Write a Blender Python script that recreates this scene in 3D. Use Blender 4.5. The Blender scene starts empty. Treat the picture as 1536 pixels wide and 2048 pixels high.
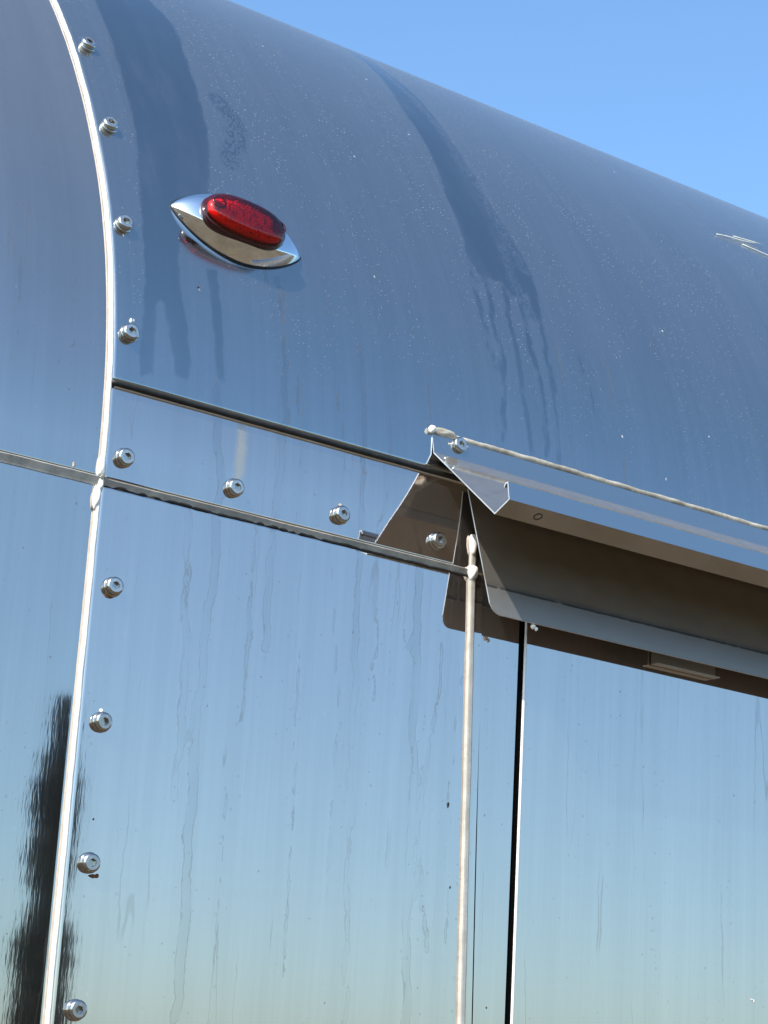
import bpy, bmesh, math, random
import numpy as np
from mathutils import Matrix, Vector
random.seed(7); np.random.seed(7)
R = math.radians
scene = bpy.context.scene
C = scene.collection

# ------------------------------------------------------------------ camera
cam_d = bpy.data.cameras.new('camera'); cam = bpy.data.objects.new('camera', cam_d); C.objects.link(cam)
cam_d.sensor_fit = 'VERTICAL'; cam_d.sensor_height = 36.0; cam_d.lens = 75.41
cam_d.clip_start = 0.05; cam_d.clip_end = 2000
cam.matrix_world = Matrix(((0.8053145, -0.21011575, -0.55436444, -0.8869831),
                           (-0.5903516, -0.19849609, -0.78235816, -1.25177306),
                           (0.0543466, 0.9573143, -0.28389395, 1.6),
                           (0, 0, 0, 1)))
scene.camera = cam

# ------------------------------------------------------------------ sky, sun, exposure
SUN = Vector((-0.662, -0.331, 0.672)).normalized()
w = bpy.data.worlds.new('World'); scene.world = w; w.use_nodes = True
nt = w.node_tree
bg = nt.nodes['Background']
sky = nt.nodes.new('ShaderNodeTexSky'); sky.sky_type = 'NISHITA'; sky.sun_disc = False
sky.sun_elevation = math.asin(SUN.z); sky.sun_rotation = math.atan2(SUN.x, SUN.y) % (2*math.pi)
sky.air_density = 1.25; sky.dust_density = 10.0; sky.ozone_density = 5.5; sky.altitude = 2200
wb = nt.nodes.new('ShaderNodeMix'); wb.data_type = 'RGBA'; wb.blend_type = 'MULTIPLY'; wb.inputs[0].default_value = 1.0
wb.inputs[7].default_value = (0.94, 1.05, 1.01, 1)          # the camera's white balance, even over the whole sky
nt.links.new(sky.outputs[0], wb.inputs[6]); nt.links.new(wb.outputs[2], bg.inputs[0]); bg.inputs[1].default_value = 0.15
sd = bpy.data.lights.new('sun', 'SUN'); sd.energy = 3.3; sd.angle = R(0.53); sd.color = (1.0, 0.955, 0.88)
so = bpy.data.objects.new('sun', sd); C.objects.link(so); so.location = (-6, -4, 8)
so.rotation_euler = SUN.to_track_quat('Z', 'Y').to_euler()
vs = scene.view_settings; vs.view_transform = 'Standard'; vs.look = 'None'; vs.gamma = 1.0; vs.use_curve_mapping = False
vs.exposure = 1.0
scene.cycles.max_bounces = 12; scene.cycles.glossy_bounces = 10; scene.cycles.transparent_max_bounces = 16
scene.cycles.sample_clamp_indirect = 6.0

# ------------------------------------------------------------------ the trailer's cross-section
Z0, R1, R2, T0 = 2.05, 0.55, 0.92, R(25)       # straight wall, then two arcs up to the crown
S_TOP = R1*T0 + R2*(math.pi/2 - T0)
C1 = (R1, Z0); C2 = (R1 + (R2-R1)*math.cos(T0), Z0 - (R2-R1)*math.sin(T0))
Y_MID = C2[0]; Z_CROWN = C2[1] + R2
def prof(s):
    """arc length from the spring line -> (y, z, outward normal ny, nz)"""
    if s <= 0: return 0.0, Z0+s, -1.0, 0.0
    th = s/R1
    if th <= T0: return C1[0]-R1*math.cos(th), C1[1]+R1*math.sin(th), -math.cos(th), math.sin(th)
    th = T0 + (s-R1*T0)/R2
    return C2[0]-R2*math.cos(th), C2[1]+R2*math.sin(th), -math.cos(th), math.sin(th)
def on(x, s, d=0.0):
    """point on the skin, d metres proud of it"""
    y, z, ny, nz = prof(s)
    return Vector((x, y+ny*d, z+nz*d))
def s_of_z(z):
    if z <= Z0: return z-Z0
    lo, hi = 0, S_TOP
    for _ in range(40):
        m = (lo+hi)/2
        if prof(m)[1] < z: lo = m
        else: hi = m
    return lo

# ------------------------------------------------------------------ node helpers
class NT:
    def __init__(self, name):
        self.m = bpy.data.materials.new(name); self.m.use_nodes = True
        self.t = self.m.node_tree; self.t.nodes.clear()
        self.out = self.t.nodes.new('ShaderNodeOutputMaterial')
    def n(self, typ, ins=None, **props):
        nd = self.t.nodes.new('ShaderNode'+typ)
        for k, v in props.items(): setattr(nd, k, v)
        for k, v in (ins or {}).items():
            s = nd.inputs[k]
            if isinstance(v, bpy.types.NodeSocket): self.t.links.new(v, s)
            else: s.default_value = v
        return nd
    def math(self, op, a, b=0.0, c=0.0, clamp=False):
        nd = self.n('Math', {0: a, 1: b, 2: c}, operation=op); nd.use_clamp = clamp
        return nd.outputs[0]
    def add(self, a, b): return self.math('ADD', a, b)
    def mul(self, a, b): return self.math('MULTIPLY', a, b)
    def sub(self, a, b): return self.math('SUBTRACT', a, b)
    def ramp(self, v, a, b, lo=0.0, hi=1.0):           # smooth map with clamp
        nd = self.n('MapRange', {0: v, 1: a, 2: b, 3: lo, 4: hi}, interpolation_type='SMOOTHSTEP')
        return nd.outputs[0]
    def noise(self, vec, scale=1.0, detail=2.0, rough=0.5, dist=0.0):
        nd = self.n('TexNoise', {'Vector': vec, 'Scale': scale, 'Detail': detail, 'Roughness': rough, 'Distortion': dist})
        return nd.outputs[0]
    def vscale(self, vec, s):
        nd = self.n('VectorMath', {0: vec, 1: s}, operation='MULTIPLY'); return nd.outputs[0]
    def voro(self, vec, scale, feature='F1', rnd=1.0):
        return self.n('TexVoronoi', {'Vector': vec, 'Scale': scale, 'Randomness': rnd}, feature=feature)
    def mixc(self, f, a, b):
        nd = self.n('Mix', data_type='RGBA')
        for sock, v in ((nd.inputs[0], f), (nd.inputs[6], a), (nd.inputs[7], b)):
            if isinstance(v, bpy.types.NodeSocket): self.t.links.new(v, sock)
            else: sock.default_value = v if not isinstance(v, tuple) or len(v) == 4 else v+(1,)
        return nd.outputs[2]
    def pbr(self, **k):
        ins = {}
        for a, v in k.items():
            if isinstance(v, tuple) and len(v) == 3: v = v+(1,)
            ins[{'color': 'Base Color', 'metal': 'Metallic', 'rough': 'Roughness', 'normal': 'Normal', 'coat': 'Coat Weight',
                 'coat_rough': 'Coat Roughness', 'spec': 'Specular IOR Level', 'aniso': 'Anisotropic'}.get(a, a)] = v
        return self.n('BsdfPrincipled', ins).outputs[0]
    def mix(self, f, a, b): return self.n('MixShader', {0: f, 1: a, 2: b}).outputs[0]
    def done(self, s):
        self.t.links.new(s, self.out.inputs[0]); return self.m

def steel_skin(name, tint, rough, film, dusty, warp=1.0, speck=1.0, trails=True):
    """polished stainless sheet with dust, dried drips, wet runs, spots; coordinates are metres along (x, girth)"""
    N = NT(name)
    uv = N.n('UVMap').outputs[0]
    nz = N.n('SeparateXYZ', {0: N.n('NewGeometry').outputs['Normal']}).outputs[2]
    up = N.math('MAXIMUM', nz, 0.0)
    # big, soft oil-canning and fine vertical grain
    big = N.noise(N.vscale(uv, (5.0, 3.0, 1)), 1.0, 1.0)
    grain = N.noise(N.vscale(uv, (420.0, 60.0, 1)), 1.0, 2.0, 0.6)
    b1 = N.n('Bump', {'Strength': 1.0, 'Distance': 0.00018, 'Height': big})
    b2 = N.n('Bump', {'Strength': 1.0, 'Distance': 0.0000030*warp, 'Height': grain, 'Normal': b1.outputs[0]})
    # masks
    wet_d = N.n('Attribute', attribute_name='wet').outputs['Fac']
    tr_d = N.n('Attribute', attribute_name='trail').outputs['Fac']
    edge = N.noise(N.vscale(uv, (260.0, 120.0, 1)), 1.0, 3.0, 0.65)
    edge2 = N.noise(N.vscale(uv, (90.0, 35.0, 1)), 1.0, 2.0)
    jit = N.add(N.mul(N.sub(edge, 0.5), 0.0045), N.mul(N.sub(edge2, 0.5), 0.006))
    wd = N.add(N.add(wet_d, jit), N.mul(N.sub(N.noise(N.vscale(uv, (900.0, 700.0, 1)), 1.0, 2.0, 0.6), 0.5), N.ramp(up, 0.15, 0.6, 0.001, 0.011)))
    wet = N.ramp(wd, 0.0012, -0.0014)
    wet = N.mul(wet, N.ramp(N.noise(N.vscale(uv, (34.0, 9.0, 1)), 1.0, 3.0, 0.6), 0.25, 0.55, 0.62, 1.0))
    bd_d = N.n('Attribute', attribute_name='beads').outputs['Fac']
    oc_d = N.n('Attribute', attribute_name='ochre').outputs['Fac']
    bvo = N.voro(N.vscale(uv, (1.0, 0.62, 1)), 520.0)
    beadm = N.ramp(N.add(bd_d, N.mul(jit, 2.4)), 0.002, -0.004)
    cell = N.ramp(N.add(bvo.outputs['Distance'], N.mul(edge, 0.3)), 0.50, 0.78)
    bead = N.mul(beadm, cell)
    wet = N.math('MAXIMUM', N.mul(wet, N.sub(1.0, N.mul(bead, 0.85))), N.mul(beadm, N.sub(1.0, cell)))
    ochre = N.mul(N.ramp(N.add(oc_d, jit), 0.003, -0.003), 0.35)
    td = N.add(N.add(tr_d, N.mul(jit, 0.8)), N.mul(N.sub(N.noise(N.vscale(uv, (30.0, 16.0, 1)), 1.0, 2.0), 0.5), 0.0035))
    trail = N.ramp(td, 0.0004, -0.0006)
    rim = N.mul(N.ramp(N.math('ABSOLUTE', td), 0.00055, 0.00012), N.ramp(edge2, 0.34, 0.52))
    tbreak = N.ramp(N.noise(N.vscale(uv, (18.0, 7.0, 1)), 1.0, 3.0, 0.6), 0.36, 0.58)
    trail = N.mul(trail, N.add(0.15, N.mul(tbreak, 0.85))); rim = N.mul(rim, N.add(0.25, N.mul(tbreak, 0.75)))
    # streaks running down
    st1 = N.noise(N.vscale(uv, (70.0, 1.6, 1)), 1.0, 4.0, 0.6)
    st2 = N.noise(N.vscale(uv, (260.0, 5.0, 1)), 1.0, 3.0, 0.6)
    cloud = N.noise(N.vscale(uv, (9.0, 6.0, 1)), 1.0, 4.0, 0.6)
    fine = N.noise(N.vscale(uv, (900.0, 700.0, 1)), 1.0, 2.0, 0.6)
    streak = N.add(N.mul(st1, 0.65), N.mul(st2, 0.35))
    # thin wandering drip lines = contours of a stretched noise
    warpx = N.noise(N.vscale(uv, (60.0, 28.0, 1)), 1.0, 3.0, 0.6)
    wv = N.n('CombineXYZ', {0: N.add(N.mul(N.n('SeparateXYZ', {0: uv}).outputs[0], 38.0), N.mul(warpx, 0.35)),
                            1: N.mul(N.n('SeparateXYZ', {0: uv}).outputs[1], 1.1), 2: 0.0}).outputs[0]
    cont = N.noise(wv, 1.0, 1.0)
    line = N.ramp(N.math('ABSOLUTE', N.sub(cont, 0.53)), 0.006, 0.002)
    brk = N.ramp(N.noise(N.vscale(uv, (22.0, 9.0, 1)), 1.0, 3.0), 0.50, 0.62)
    line = N.mul(line, brk)
    # water spots
    vo = N.voro(uv, 210.0)
    ringr = N.add(0.08, N.mul(N.n('SeparateColor', {0: vo.outputs['Color']}).outputs[0], 0.16))
    ring = N.ramp(N.math('ABSOLUTE', N.sub(vo.outputs['Distance'], ringr)), 0.05, 0.015)
    pick = N.ramp(N.n('SeparateColor', {0: vo.outputs['Color']}).outputs[1], 0.70, 0.95)
    zone = N.ramp(N.noise(N.vscale(uv, (30.0, 4.0, 1)), 1.0, 2.0), 0.44, 0.60)
    ring = N.mul(N.mul(ring, pick), zone)
    # pale grit, lying mostly where the sheet faces up
    v2 = N.voro(uv, 640.0)
    sz = N.n('SeparateColor', {0: v2.outputs['Color']})
    gr = N.mul(N.ramp(v2.outputs['Distance'], 0.34, 0.16), N.ramp(sz.outputs[0], 0.80, 0.97))
    v3 = N.voro(N.vscale(uv, (1.0, 0.75, 1)), 95.0)
    sz3 = N.n('SeparateColor', {0: v3.outputs['Color']})
    gr3 = N.mul(N.ramp(N.add(v3.outputs['Distance'], N.mul(fine, 0.10)), 0.16, 0.11), N.ramp(sz3.outputs[1], 0.93, 0.95))
    grit = N.math('MAXIMUM', N.mul(gr, N.ramp(up, 0.0, 0.40, 0.05, 0.32)), N.mul(gr3, 0.55))
    dark = N.mul(N.ramp(N.add(v3.outputs['Distance'], N.mul(fine, 0.08)), 0.13, 0.07), N.ramp(sz3.outputs[2], 0.965, 1.0))
    # dust film
    d0 = N.add(film, N.mul(up, dusty))
    d1 = N.mul(d0, N.add(0.35, N.add(N.mul(streak, 0.75), N.add(N.mul(cloud, 0.45), N.mul(fine, 0.5)))))
    clean = N.sub(1.0, N.mul(wet, 0.80))
    tclean = N.sub(1.0, N.mul(trail, 0.40 if trails else 0.0))
    film_a = N.mul(N.mul(d1, clean), tclean)
    grit_a = N.mul(N.mul(N.mul(grit, N.sub(1.0, wet)), speck), N.ramp(N.noise(N.vscale(uv, (16.0, 7.0, 1)), 1.0, 4.0, 0.65), 0.36, 0.62, 0.25, 1.6))
    fac = N.math('MINIMUM', N.add(film_a, grit_a), 0.95)
    dcol = N.mixc(cloud, (0.46, 0.47, 0.50), (0.50, 0.47, 0.42))
    lines = N.math('MINIMUM', N.add(N.mul(rim, 0.34), N.add(N.mul(line, 0.22), N.add(N.mul(ring, 0.36), N.mul(dark, 0.6)))), 0.8)
    ro = N.add(rough, N.add(N.mul(up, 0.22), N.mul(streak, 0.02)))
    ro = N.mul(ro, N.sub(1.0, N.mul(wet, 0.45)))
    tone = N.n('MapRange', {0: N.add(N.mul(st1, 0.5), N.add(N.mul(st2, 0.3), N.mul(cloud, 0.2))), 1: 0.32, 2: 0.68, 3: 0.0, 4: 1.0}).outputs[0]
    tc = N.mixc(tone, tuple(t*0.93 for t in tint), tuple(t*1.06 for t in tint))
    tc = N.mixc(N.math('MAXIMUM', N.mul(trail, 0.34), N.mul(wet, 0.62)), tc, tuple(t*0.78 for t in tint))
    metal = N.pbr(color=tc, metal=1.0, rough=ro, normal=b2.outputs[0])
    dust = N.pbr(color=dcol, rough=0.95, spec=0.1)
    dirt = N.pbr(color=(0.10, 0.095, 0.085), rough=0.8, spec=0.2)
    sh = N.mix(fac, metal, dust)
    sh = N.mix(lines, sh, dirt)
    sh = N.mix(ochre, sh, N.pbr(color=(0.42, 0.36, 0.22), rough=0.8, spec=0.2))
    return N.done(sh)

M = {}
M['skin'] = steel_skin('polished_steel_skin', (0.43, 0.45, 0.445), 0.085, 0.018, 0.034)
M['skin_end'] = steel_skin('dull_steel_skin', (0.53, 0.475, 0.435), 0.020, 0.012, 0.10, warp=2.0, speck=0.35)
M['skin_low'] = steel_skin('lower_steel_skin', (0.60, 0.525, 0.485), 0.022, 0.025, 0.1, warp=1.6, speck=0.3)
M['door'] = steel_skin('hatch_steel_skin', (0.60, 0.525, 0.48), 0.03, 0.025, 0.1, warp=0.6, speck=0.25)

def simple(name, **k):
    N = NT(name); return N.done(N.pbr(**k))
def bumpy(name, c1, c2, scale, rough, dist=0.0008, metal=0.0, stretch=(1, 1, 1), det=4.0, spec=0.4):
    N = NT(name); co = N.n('TexCoord').outputs['Object']
    v = N.vscale(co, stretch)
    a = N.noise(v, scale, det, 0.62); b = N.noise(v, scale*5.3, 3.0, 0.6)
    f = N.ramp(N.add(N.mul(a, 0.7), N.mul(b, 0.3)), 0.36, 0.66)
    bp = N.n('Bump', {'Strength': 0.8, 'Distance': dist, 'Height': N.add(a, N.mul(b, 0.4))})
    return N.done(N.pbr(color=N.mixc(f, c1, c2), rough=rough, metal=metal, normal=bp.outputs[0], spec=spec))
M['sealant'] = bumpy('white_silicone', (0.70, 0.67, 0.60), (0.82, 0.80, 0.75), 60, 0.5, 0.0006)
M['sealant_beige'] = bumpy('beige_silicone', (0.36, 0.335, 0.29), (0.46, 0.44, 0.39), 60, 0.5, 0.0003)
M['sealant_dirty'] = bumpy('dirty_silicone', (0.22, 0.19, 0.145), (0.50, 0.45, 0.37), 45, 0.6, 0.0004)
M['sealant_shaded'] = bumpy('shaded_silicone', (0.25, 0.245, 0.225), (0.38, 0.37, 0.34), 50, 0.5, 0.0003)  # shade on the down-facing beads put into their grey colour
M['rubber'] = bumpy('black_rubber', (0.008, 0.008, 0.008), (0.022, 0.021, 0.02), 120, 0.55, 0.0004)
M['black_edge'] = bumpy('black_strip_and_rim', (0.006, 0.006, 0.005), (0.022, 0.02, 0.018), 90, 0.5, 0.0005)  # black for the painted underside strip and the drain rim
M['void'] = simple('matt_black', color=(0.003, 0.003, 0.003), rough=0.9, spec=0.0)
M['chrome'] = simple('chrome', color=(0.86, 0.87, 0.88), metal=1.0, rough=0.025)
M['bolt'] = bumpy('bolt_steel', (0.40, 0.39, 0.37), (0.52, 0.52, 0.50), 160, 0.21, 0.00003, metal=1.0)
M['bolt_face'] = bumpy('worn_bolt_face', (0.46, 0.455, 0.44), (0.62, 0.615, 0.60), 400, 0.42, 0.00005, metal=1.0)
M['washer'] = bumpy('washer_steel', (0.36, 0.34, 0.31), (0.54, 0.53, 0.51), 160, 0.16, 0.00003, metal=1.0)
M['rust'] = bumpy('rust', (0.05, 0.018, 0.008), (0.26, 0.10, 0.035), 300, 0.9, 0.0006)
M['edge_steel'] = simple('cut_steel_edge', color=(0.74, 0.74, 0.73), metal=1.0, rough=0.42)
M['straw'] = simple('dry_straw', color=(0.80, 0.77, 0.64), rough=0.6)
M['underframe'] = bumpy('painted_underframe', (0.02, 0.02, 0.02), (0.05, 0.048, 0.045), 8, 0.7, 0.002)
M['tyre'] = bumpy('tyre_rubber', (0.012, 0.012, 0.012), (0.03, 0.03, 0.03), 30, 0.8, 0.001)
M['rim'] = simple('painted_wheel', color=(0.55, 0.56, 0.57), metal=0.6, rough=0.35)

def gutter_steel(name, dirty, film, tint):
    """folded steel: grime collects along the fold (second girth coordinate), scratches along it"""
    N = NT(name)
    uv = N.n('UVMap').outputs[0]
    nz = N.n('SeparateXYZ', {0: N.n('NewGeometry').outputs['Normal']}).outputs[2]
    up = N.ramp(nz, 0.1, 0.6)
    big = N.noise(N.vscale(uv, (6.0, 12.0, 1)), 1.0, 1.0)
    sp = N.noise(uv, 1400.0, 3.0, 0.7); cl = N.noise(N.vscale(uv, (60, 90, 1)), 1.0, 4.0, 0.6)
    bp = N.n('Bump', {'Strength': 1.0, 'Distance': 0.00006, 'Height': big})
    bp2 = N.n('Bump', {'Strength': 0.6, 'Distance': 0.00025, 'Height': sp})
    g = N.n('SeparateXYZ', {0: uv}).outputs[1]
    band = N.mul(N.ramp(g, 0.028, 0.040), N.ramp(g, 0.125, 0.060, 0.35, 1.0))
    f = N.math('MINIMUM', N.mul(N.add(film, N.mul(N.mul(up, dirty), band)), N.add(0.45, N.add(N.mul(sp, 0.5), N.mul(cl, 0.7)))), 0.92)
    metal = N.pbr(color=tint, metal=1.0, rough=N.add(0.03, N.mul(cl, 0.07)), normal=bp.outputs[0])
    dust = N.pbr(color=N.mixc(sp, (0.16, 0.15, 0.15), (0.46, 0.44, 0.42)), rough=0.95, spec=0.1)
    return N.done(N.mix(f, metal, dust))
M['gutter'] = gutter_steel('gutter_steel', 0.60, 0.02, (0.52, 0.515, 0.49))
def flap_steel():
    # polished above, satin along the hem, a dark broken line between them (uv = x, metres above the hem)
    N = NT('flap_steel'); uv = N.n('UVMap').outputs[0]; g = N.n('SeparateXYZ', {0: uv}).outputs[1]
    sp = N.noise(uv, 1400.0, 3.0, 0.7); cl = N.noise(N.vscale(uv, (40, 60, 1)), 1.0, 4.0, 0.6); ln = N.noise(N.vscale(uv, (140, 25, 1)), 1.0, 4.0, 0.7)
    gg = N.add(g, N.mul(N.sub(ln, 0.5), 0.0014))
    hem = N.ramp(gg, 0.0240, 0.0225)
    hem_line = N.mul(N.ramp(N.math('ABSOLUTE', N.sub(gg, 0.0236)), 0.0013, 0.0009), N.ramp(N.noise(N.vscale(uv, (70, 1, 1)), 1.0, 4.0, 0.7), 0.38, 0.46))
    bp = N.n('Bump', {'Strength': 1.0, 'Distance': 0.00006, 'Height': N.noise(N.vscale(uv, (6, 12, 1)), 1.0, 1.0)})
    metal = N.pbr(color=N.mixc(hem, (0.42, 0.375, 0.31), (0.34, 0.315, 0.29)), metal=1.0, rough=N.add(0.04, N.mul(hem, 0.30)), normal=bp.outputs[0])
    dust = N.pbr(color=(0.36, 0.33, 0.29), rough=0.95, spec=0.1)
    f = N.mul(N.add(0.19, N.mul(hem, 0.05)), N.add(0.5, N.mul(cl, 1.0)))
    sh = N.mix(f, metal, dust)
    return N.done(N.mix(N.mul(hem_line, 0.95), sh, N.pbr(color=(0.02, 0.018, 0.016), rough=0.8)))
M['flap'] = flap_steel()

# ------------------------------------------------------------------ mesh helpers
def link(name, me, parent=None, mats=(), smooth=True):
    o = bpy.data.objects.new(name, me); C.objects.link(o)
    for m in mats: me.materials.append(m)
    if smooth and len(me.polygons): me.polygons.foreach_set('use_smooth', [True]*len(me.polygons))
    if parent: o.parent = parent
    return o
def from_bm(name, bm, parent=None, mats=(), smooth=False, matrix=None):
    me = bpy.data.meshes.new(name); bm.to_mesh(me); bm.free()
    o = link(name, me, parent, mats, smooth)
    if matrix is not None: o.matrix_local = matrix
    return o
def tag(o, label=None, cat=None, group=None, kind=None):
    if label: o['label'] = label
    if cat: o['category'] = cat
    if group: o['group'] = group
    if kind: o['kind'] = kind
    return o

def axis(lo, hi, dlo, dhi, fine, coarse):
    """coordinates from lo to hi: fine steps inside [dlo, dhi], coarse outside"""
    v = []
    def seg(a, b, st):
        if b-a < 1e-6: return
        n = max(1, int(math.ceil((b-a)/st))); v.extend(np.linspace(a, b, n+1)[:-1])
    a, b = max(lo, dlo), min(hi, dhi)
    if a >= b: seg(lo, hi, coarse)
    else:
        seg(lo, a, coarse); seg(a, b, fine); seg(b, hi, coarse)
    return np.array(v+[hi])

def poly_sd(P, poly):
    """signed distance of points to polygon (negative inside)"""
    q = np.array(poly); d = np.full(len(P), 9.0); ins = np.zeros(len(P), bool)
    for i in range(len(q)):
        a, b = q[i], q[(i+1) % len(q)]
        ab = b-a; t = np.clip(((P-a)@ab)/(ab@ab+1e-12), 0, 1)
        d = np.minimum(d, np.hypot(*(P-a-t[:, None]*ab).T))
        c = (a[1] > P[:, 1]) != (b[1] > P[:, 1])
        xi = a[0] + (P[:, 1]-a[1])*(b[0]-a[0])/(b[1]-a[1]+1e-15)
        ins ^= c & (P[:, 0] < xi)
    return np.where(ins, -d, d)
def line_sd(P, pts, wdt):
    q = np.array(pts); d = np.full(len(P), 9.0)
    for a, b in zip(q[:-1], q[1:]):
        ab = b-a; t = np.clip(((P-a)@ab)/(ab@ab+1e-12), 0, 1)
        d = np.minimum(d, np.hypot(*(P-a-t[:, None]*ab).T))
    return d-wdt
WET = [[(-0.1919, 0.5016), (-0.1963, 0.4147), (-0.1995, 0.3412), (-0.2004, 0.2909), (-0.2045, 0.2492), (-0.2091, 0.1959), (-0.2097, 0.1721), (-0.2108, 0.1361), (-0.2131, 0.1101), (-0.2157, 0.077), (-0.2142, 0.0572), (-0.2041, 0.0581), (-0.2032, 0.0886), (-0.2037, 0.1109), (-0.2003, 0.1207), (-0.1961, 0.1187), (-0.1924, 0.0999), (-0.1868, 0.0635), (-0.1764, 0.0624), (-0.1743, 0.0808), (-0.1779, 0.1125), (-0.1815, 0.1457), (-0.1796, 0.1782), (-0.1543, 0.1825), (-0.1401, 0.2664), (-0.128, 0.3267), (-0.1264, 0.3678), (-0.1219, 0.4232), (-0.1139, 0.4903), (-0.1289, 0.558)], [(-0.1574, 0.1605), (-0.1484, 0.1635), (-0.1471, 0.1218), (-0.1464, 0.0705), (-0.1537, 0.0684), (-0.154, 0.0946)], [(0.1382, 0.7164), (0.1599, 0.684), (0.1481, 0.5897), (0.1336, 0.509), (0.1307, 0.4366), (0.1196, 0.3538), (0.1193, 0.3067), (0.1165, 0.2744), (0.1251, 0.254), (0.1474, 0.2566), (0.1548, 0.2418), (0.174, 0.2547), (0.1714, 0.2251), (0.1782, 0.2218), (0.1866, 0.2595), (0.1858, 0.2929), (0.1791, 0.3327), (0.1722, 0.3869), (0.174, 0.4713), (0.1804, 0.5715), (0.1788, 0.6738), (0.1509, 0.713)]]
DRIPS = [([(0.1214, 0.3013), (0.1106, 0.2314), (0.1127, 0.1742), (0.1165, 0.1533)], 0.0022), ([(0.1305, 0.2679), (0.123, 0.2084), (0.1243, 0.1678), (0.1133, 0.0882)], 0.003), ([(0.154, 0.2771), (0.1415, 0.2147), (0.1417, 0.1632), (0.1414, 0.1111), (0.1438, 0.0841)], 0.0032), ([(0.1632, 0.2686), (0.1578, 0.1988), (0.1613, 0.1543), (0.1596, 0.1114), (0.1594, 0.0857)], 0.0034), ([(0.1817, 0.2576), (0.1768, 0.1996), (0.1743, 0.1531), (0.1711, 0.0851)], 0.003), ([(0.2115, 0.2056), (0.2157, 0.1552), (0.2236, 0.1072)], 0.0012), ([(0.126, 0.2906), (0.1117, 0.2153), (0.1175, 0.1584)], 0.0015)]
TRAILS = [([(-0.1514, 0.0711), (-0.1499, 0.0402), (-0.1438, 0.0001), (-0.1436, -0.084), (-0.1468, -0.1381), (-0.1454, -0.1971), (-0.1447, -0.2818), (-0.1442, -0.3767)], 0.0042), ([(-0.0234, 0.1328), (-0.0226, 0.0685), (-0.0186, -0.0098), (-0.0178, -0.0857), (-0.0151, -0.2136), (-0.0081, -0.373)], 0.003), ([(0.0292, 0.0282), (0.037, -0.0755), (0.0378, -0.1696), (0.0429, -0.3135), (0.0428, -0.3692)], 0.0045), ([(0.0578, -0.0794), (0.0586, -0.1364), (0.0512, -0.1862), (0.0446, -0.2237), (0.058, -0.312)], 0.0022), ([(0.0853, -0.0724), (0.0801, -0.1177), (0.0743, -0.1566), (0.0727, -0.2016), (0.0772, -0.3102)], 0.0008), ([(-0.1693, -0.0278), (-0.1631, -0.0771), (-0.1603, -0.1474), (-0.1587, -0.2332)], 0.0035), ([(-0.1108, -0.0297), (-0.1103, -0.121), (-0.1127, -0.1747)], 0.002), ([(-0.0939, 0.1751), (-0.0917, 0.1126), (-0.0937, 0.0309), (-0.0966, -0.0304), (-0.0959, -0.1184)], 0.0035), ([(-0.0501, 0.1707), (-0.0479, 0.1167), (-0.0469, 0.083), (-0.0365, 0.0211)], 0.0012), ([(0.0023, 0.1135), (0.0007, 0.0539), (-0.0037, -0.0182), (-0.0005, -0.1386)], 0.0015), ([(0.0089, -0.0426), (0.0203, -0.0787), (0.037, -0.106)], 0.0012), ([(-0.15, 0.1296), (-0.1481, 0.072)], 0.003), ([(0.2606, -0.067), (0.2605, -0.1119), (0.2632, -0.1438)], 0.0016), ([(-0.3083, 0.121), (-0.3103, 0.0506), (-0.3146, 0.0203)], 0.0006), ([(-0.2656, 0.1184), (-0.2686, 0.066), (-0.2846, 0.0428)], 0.0006), ([(-0.082, 0.0901), (-0.0774, 0.0348), (-0.0798, -0.0268)], 0.001), ([(0.0456, 0.1349), (0.0385, 0.08)], 0.001), ([(0.0807, 0.1174), (0.0842, 0.0917)], 0.0015), ([(-0.0707, -0.0586), (-0.0649, -0.185), (-0.0595, -0.3569)], 0.0012), ([(-0.046, -0.0347), (-0.0291, -0.1433), (-0.0316, -0.2861)], 0.001), ([(-0.1225, -0.1937), (-0.1172, -0.2954), (-0.1178, -0.3779)], 0.001)]
BEADS = [([(0.1676, 0.664), (0.167, 0.5921), (0.1685, 0.5223), (0.1661, 0.4469), (0.1667, 0.3803), (0.1727, 0.3231), (0.1795, 0.2842)], 0.007), ([(0.1641, 0.3064), (0.1617, 0.2502), (0.1702, 0.2246)], 0.006), ([(-0.1064, 0.3755), (-0.0959, 0.343), (-0.1157, 0.2892)], 0.01)]
OCHRE = [([(-0.1287, 0.0417), (-0.1278, 0.0227), (-0.1294, -0.0003)], 0.0035)]

def wander(pts, amp=0.0016):
    """a run of water never goes straight: subdivide and jitter"""
    out = [pts[0]]
    for (x0, s0), (x1, s1) in zip(pts[:-1], pts[1:]):
        n = max(2, int(abs(s1-s0)/0.012))
        for k in range(1, n+1):
            t = k/n; out.append((x0+(x1-x0)*t+random.uniform(-amp, amp), s0+(s1-s0)*t))
    return out
DRIPS = [(wander(p), wd*0.75) for p, wd in DRIPS]
TRAILS = [(wander(p, 0.0022), wd*0.8) for p, wd in TRAILS]

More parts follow.
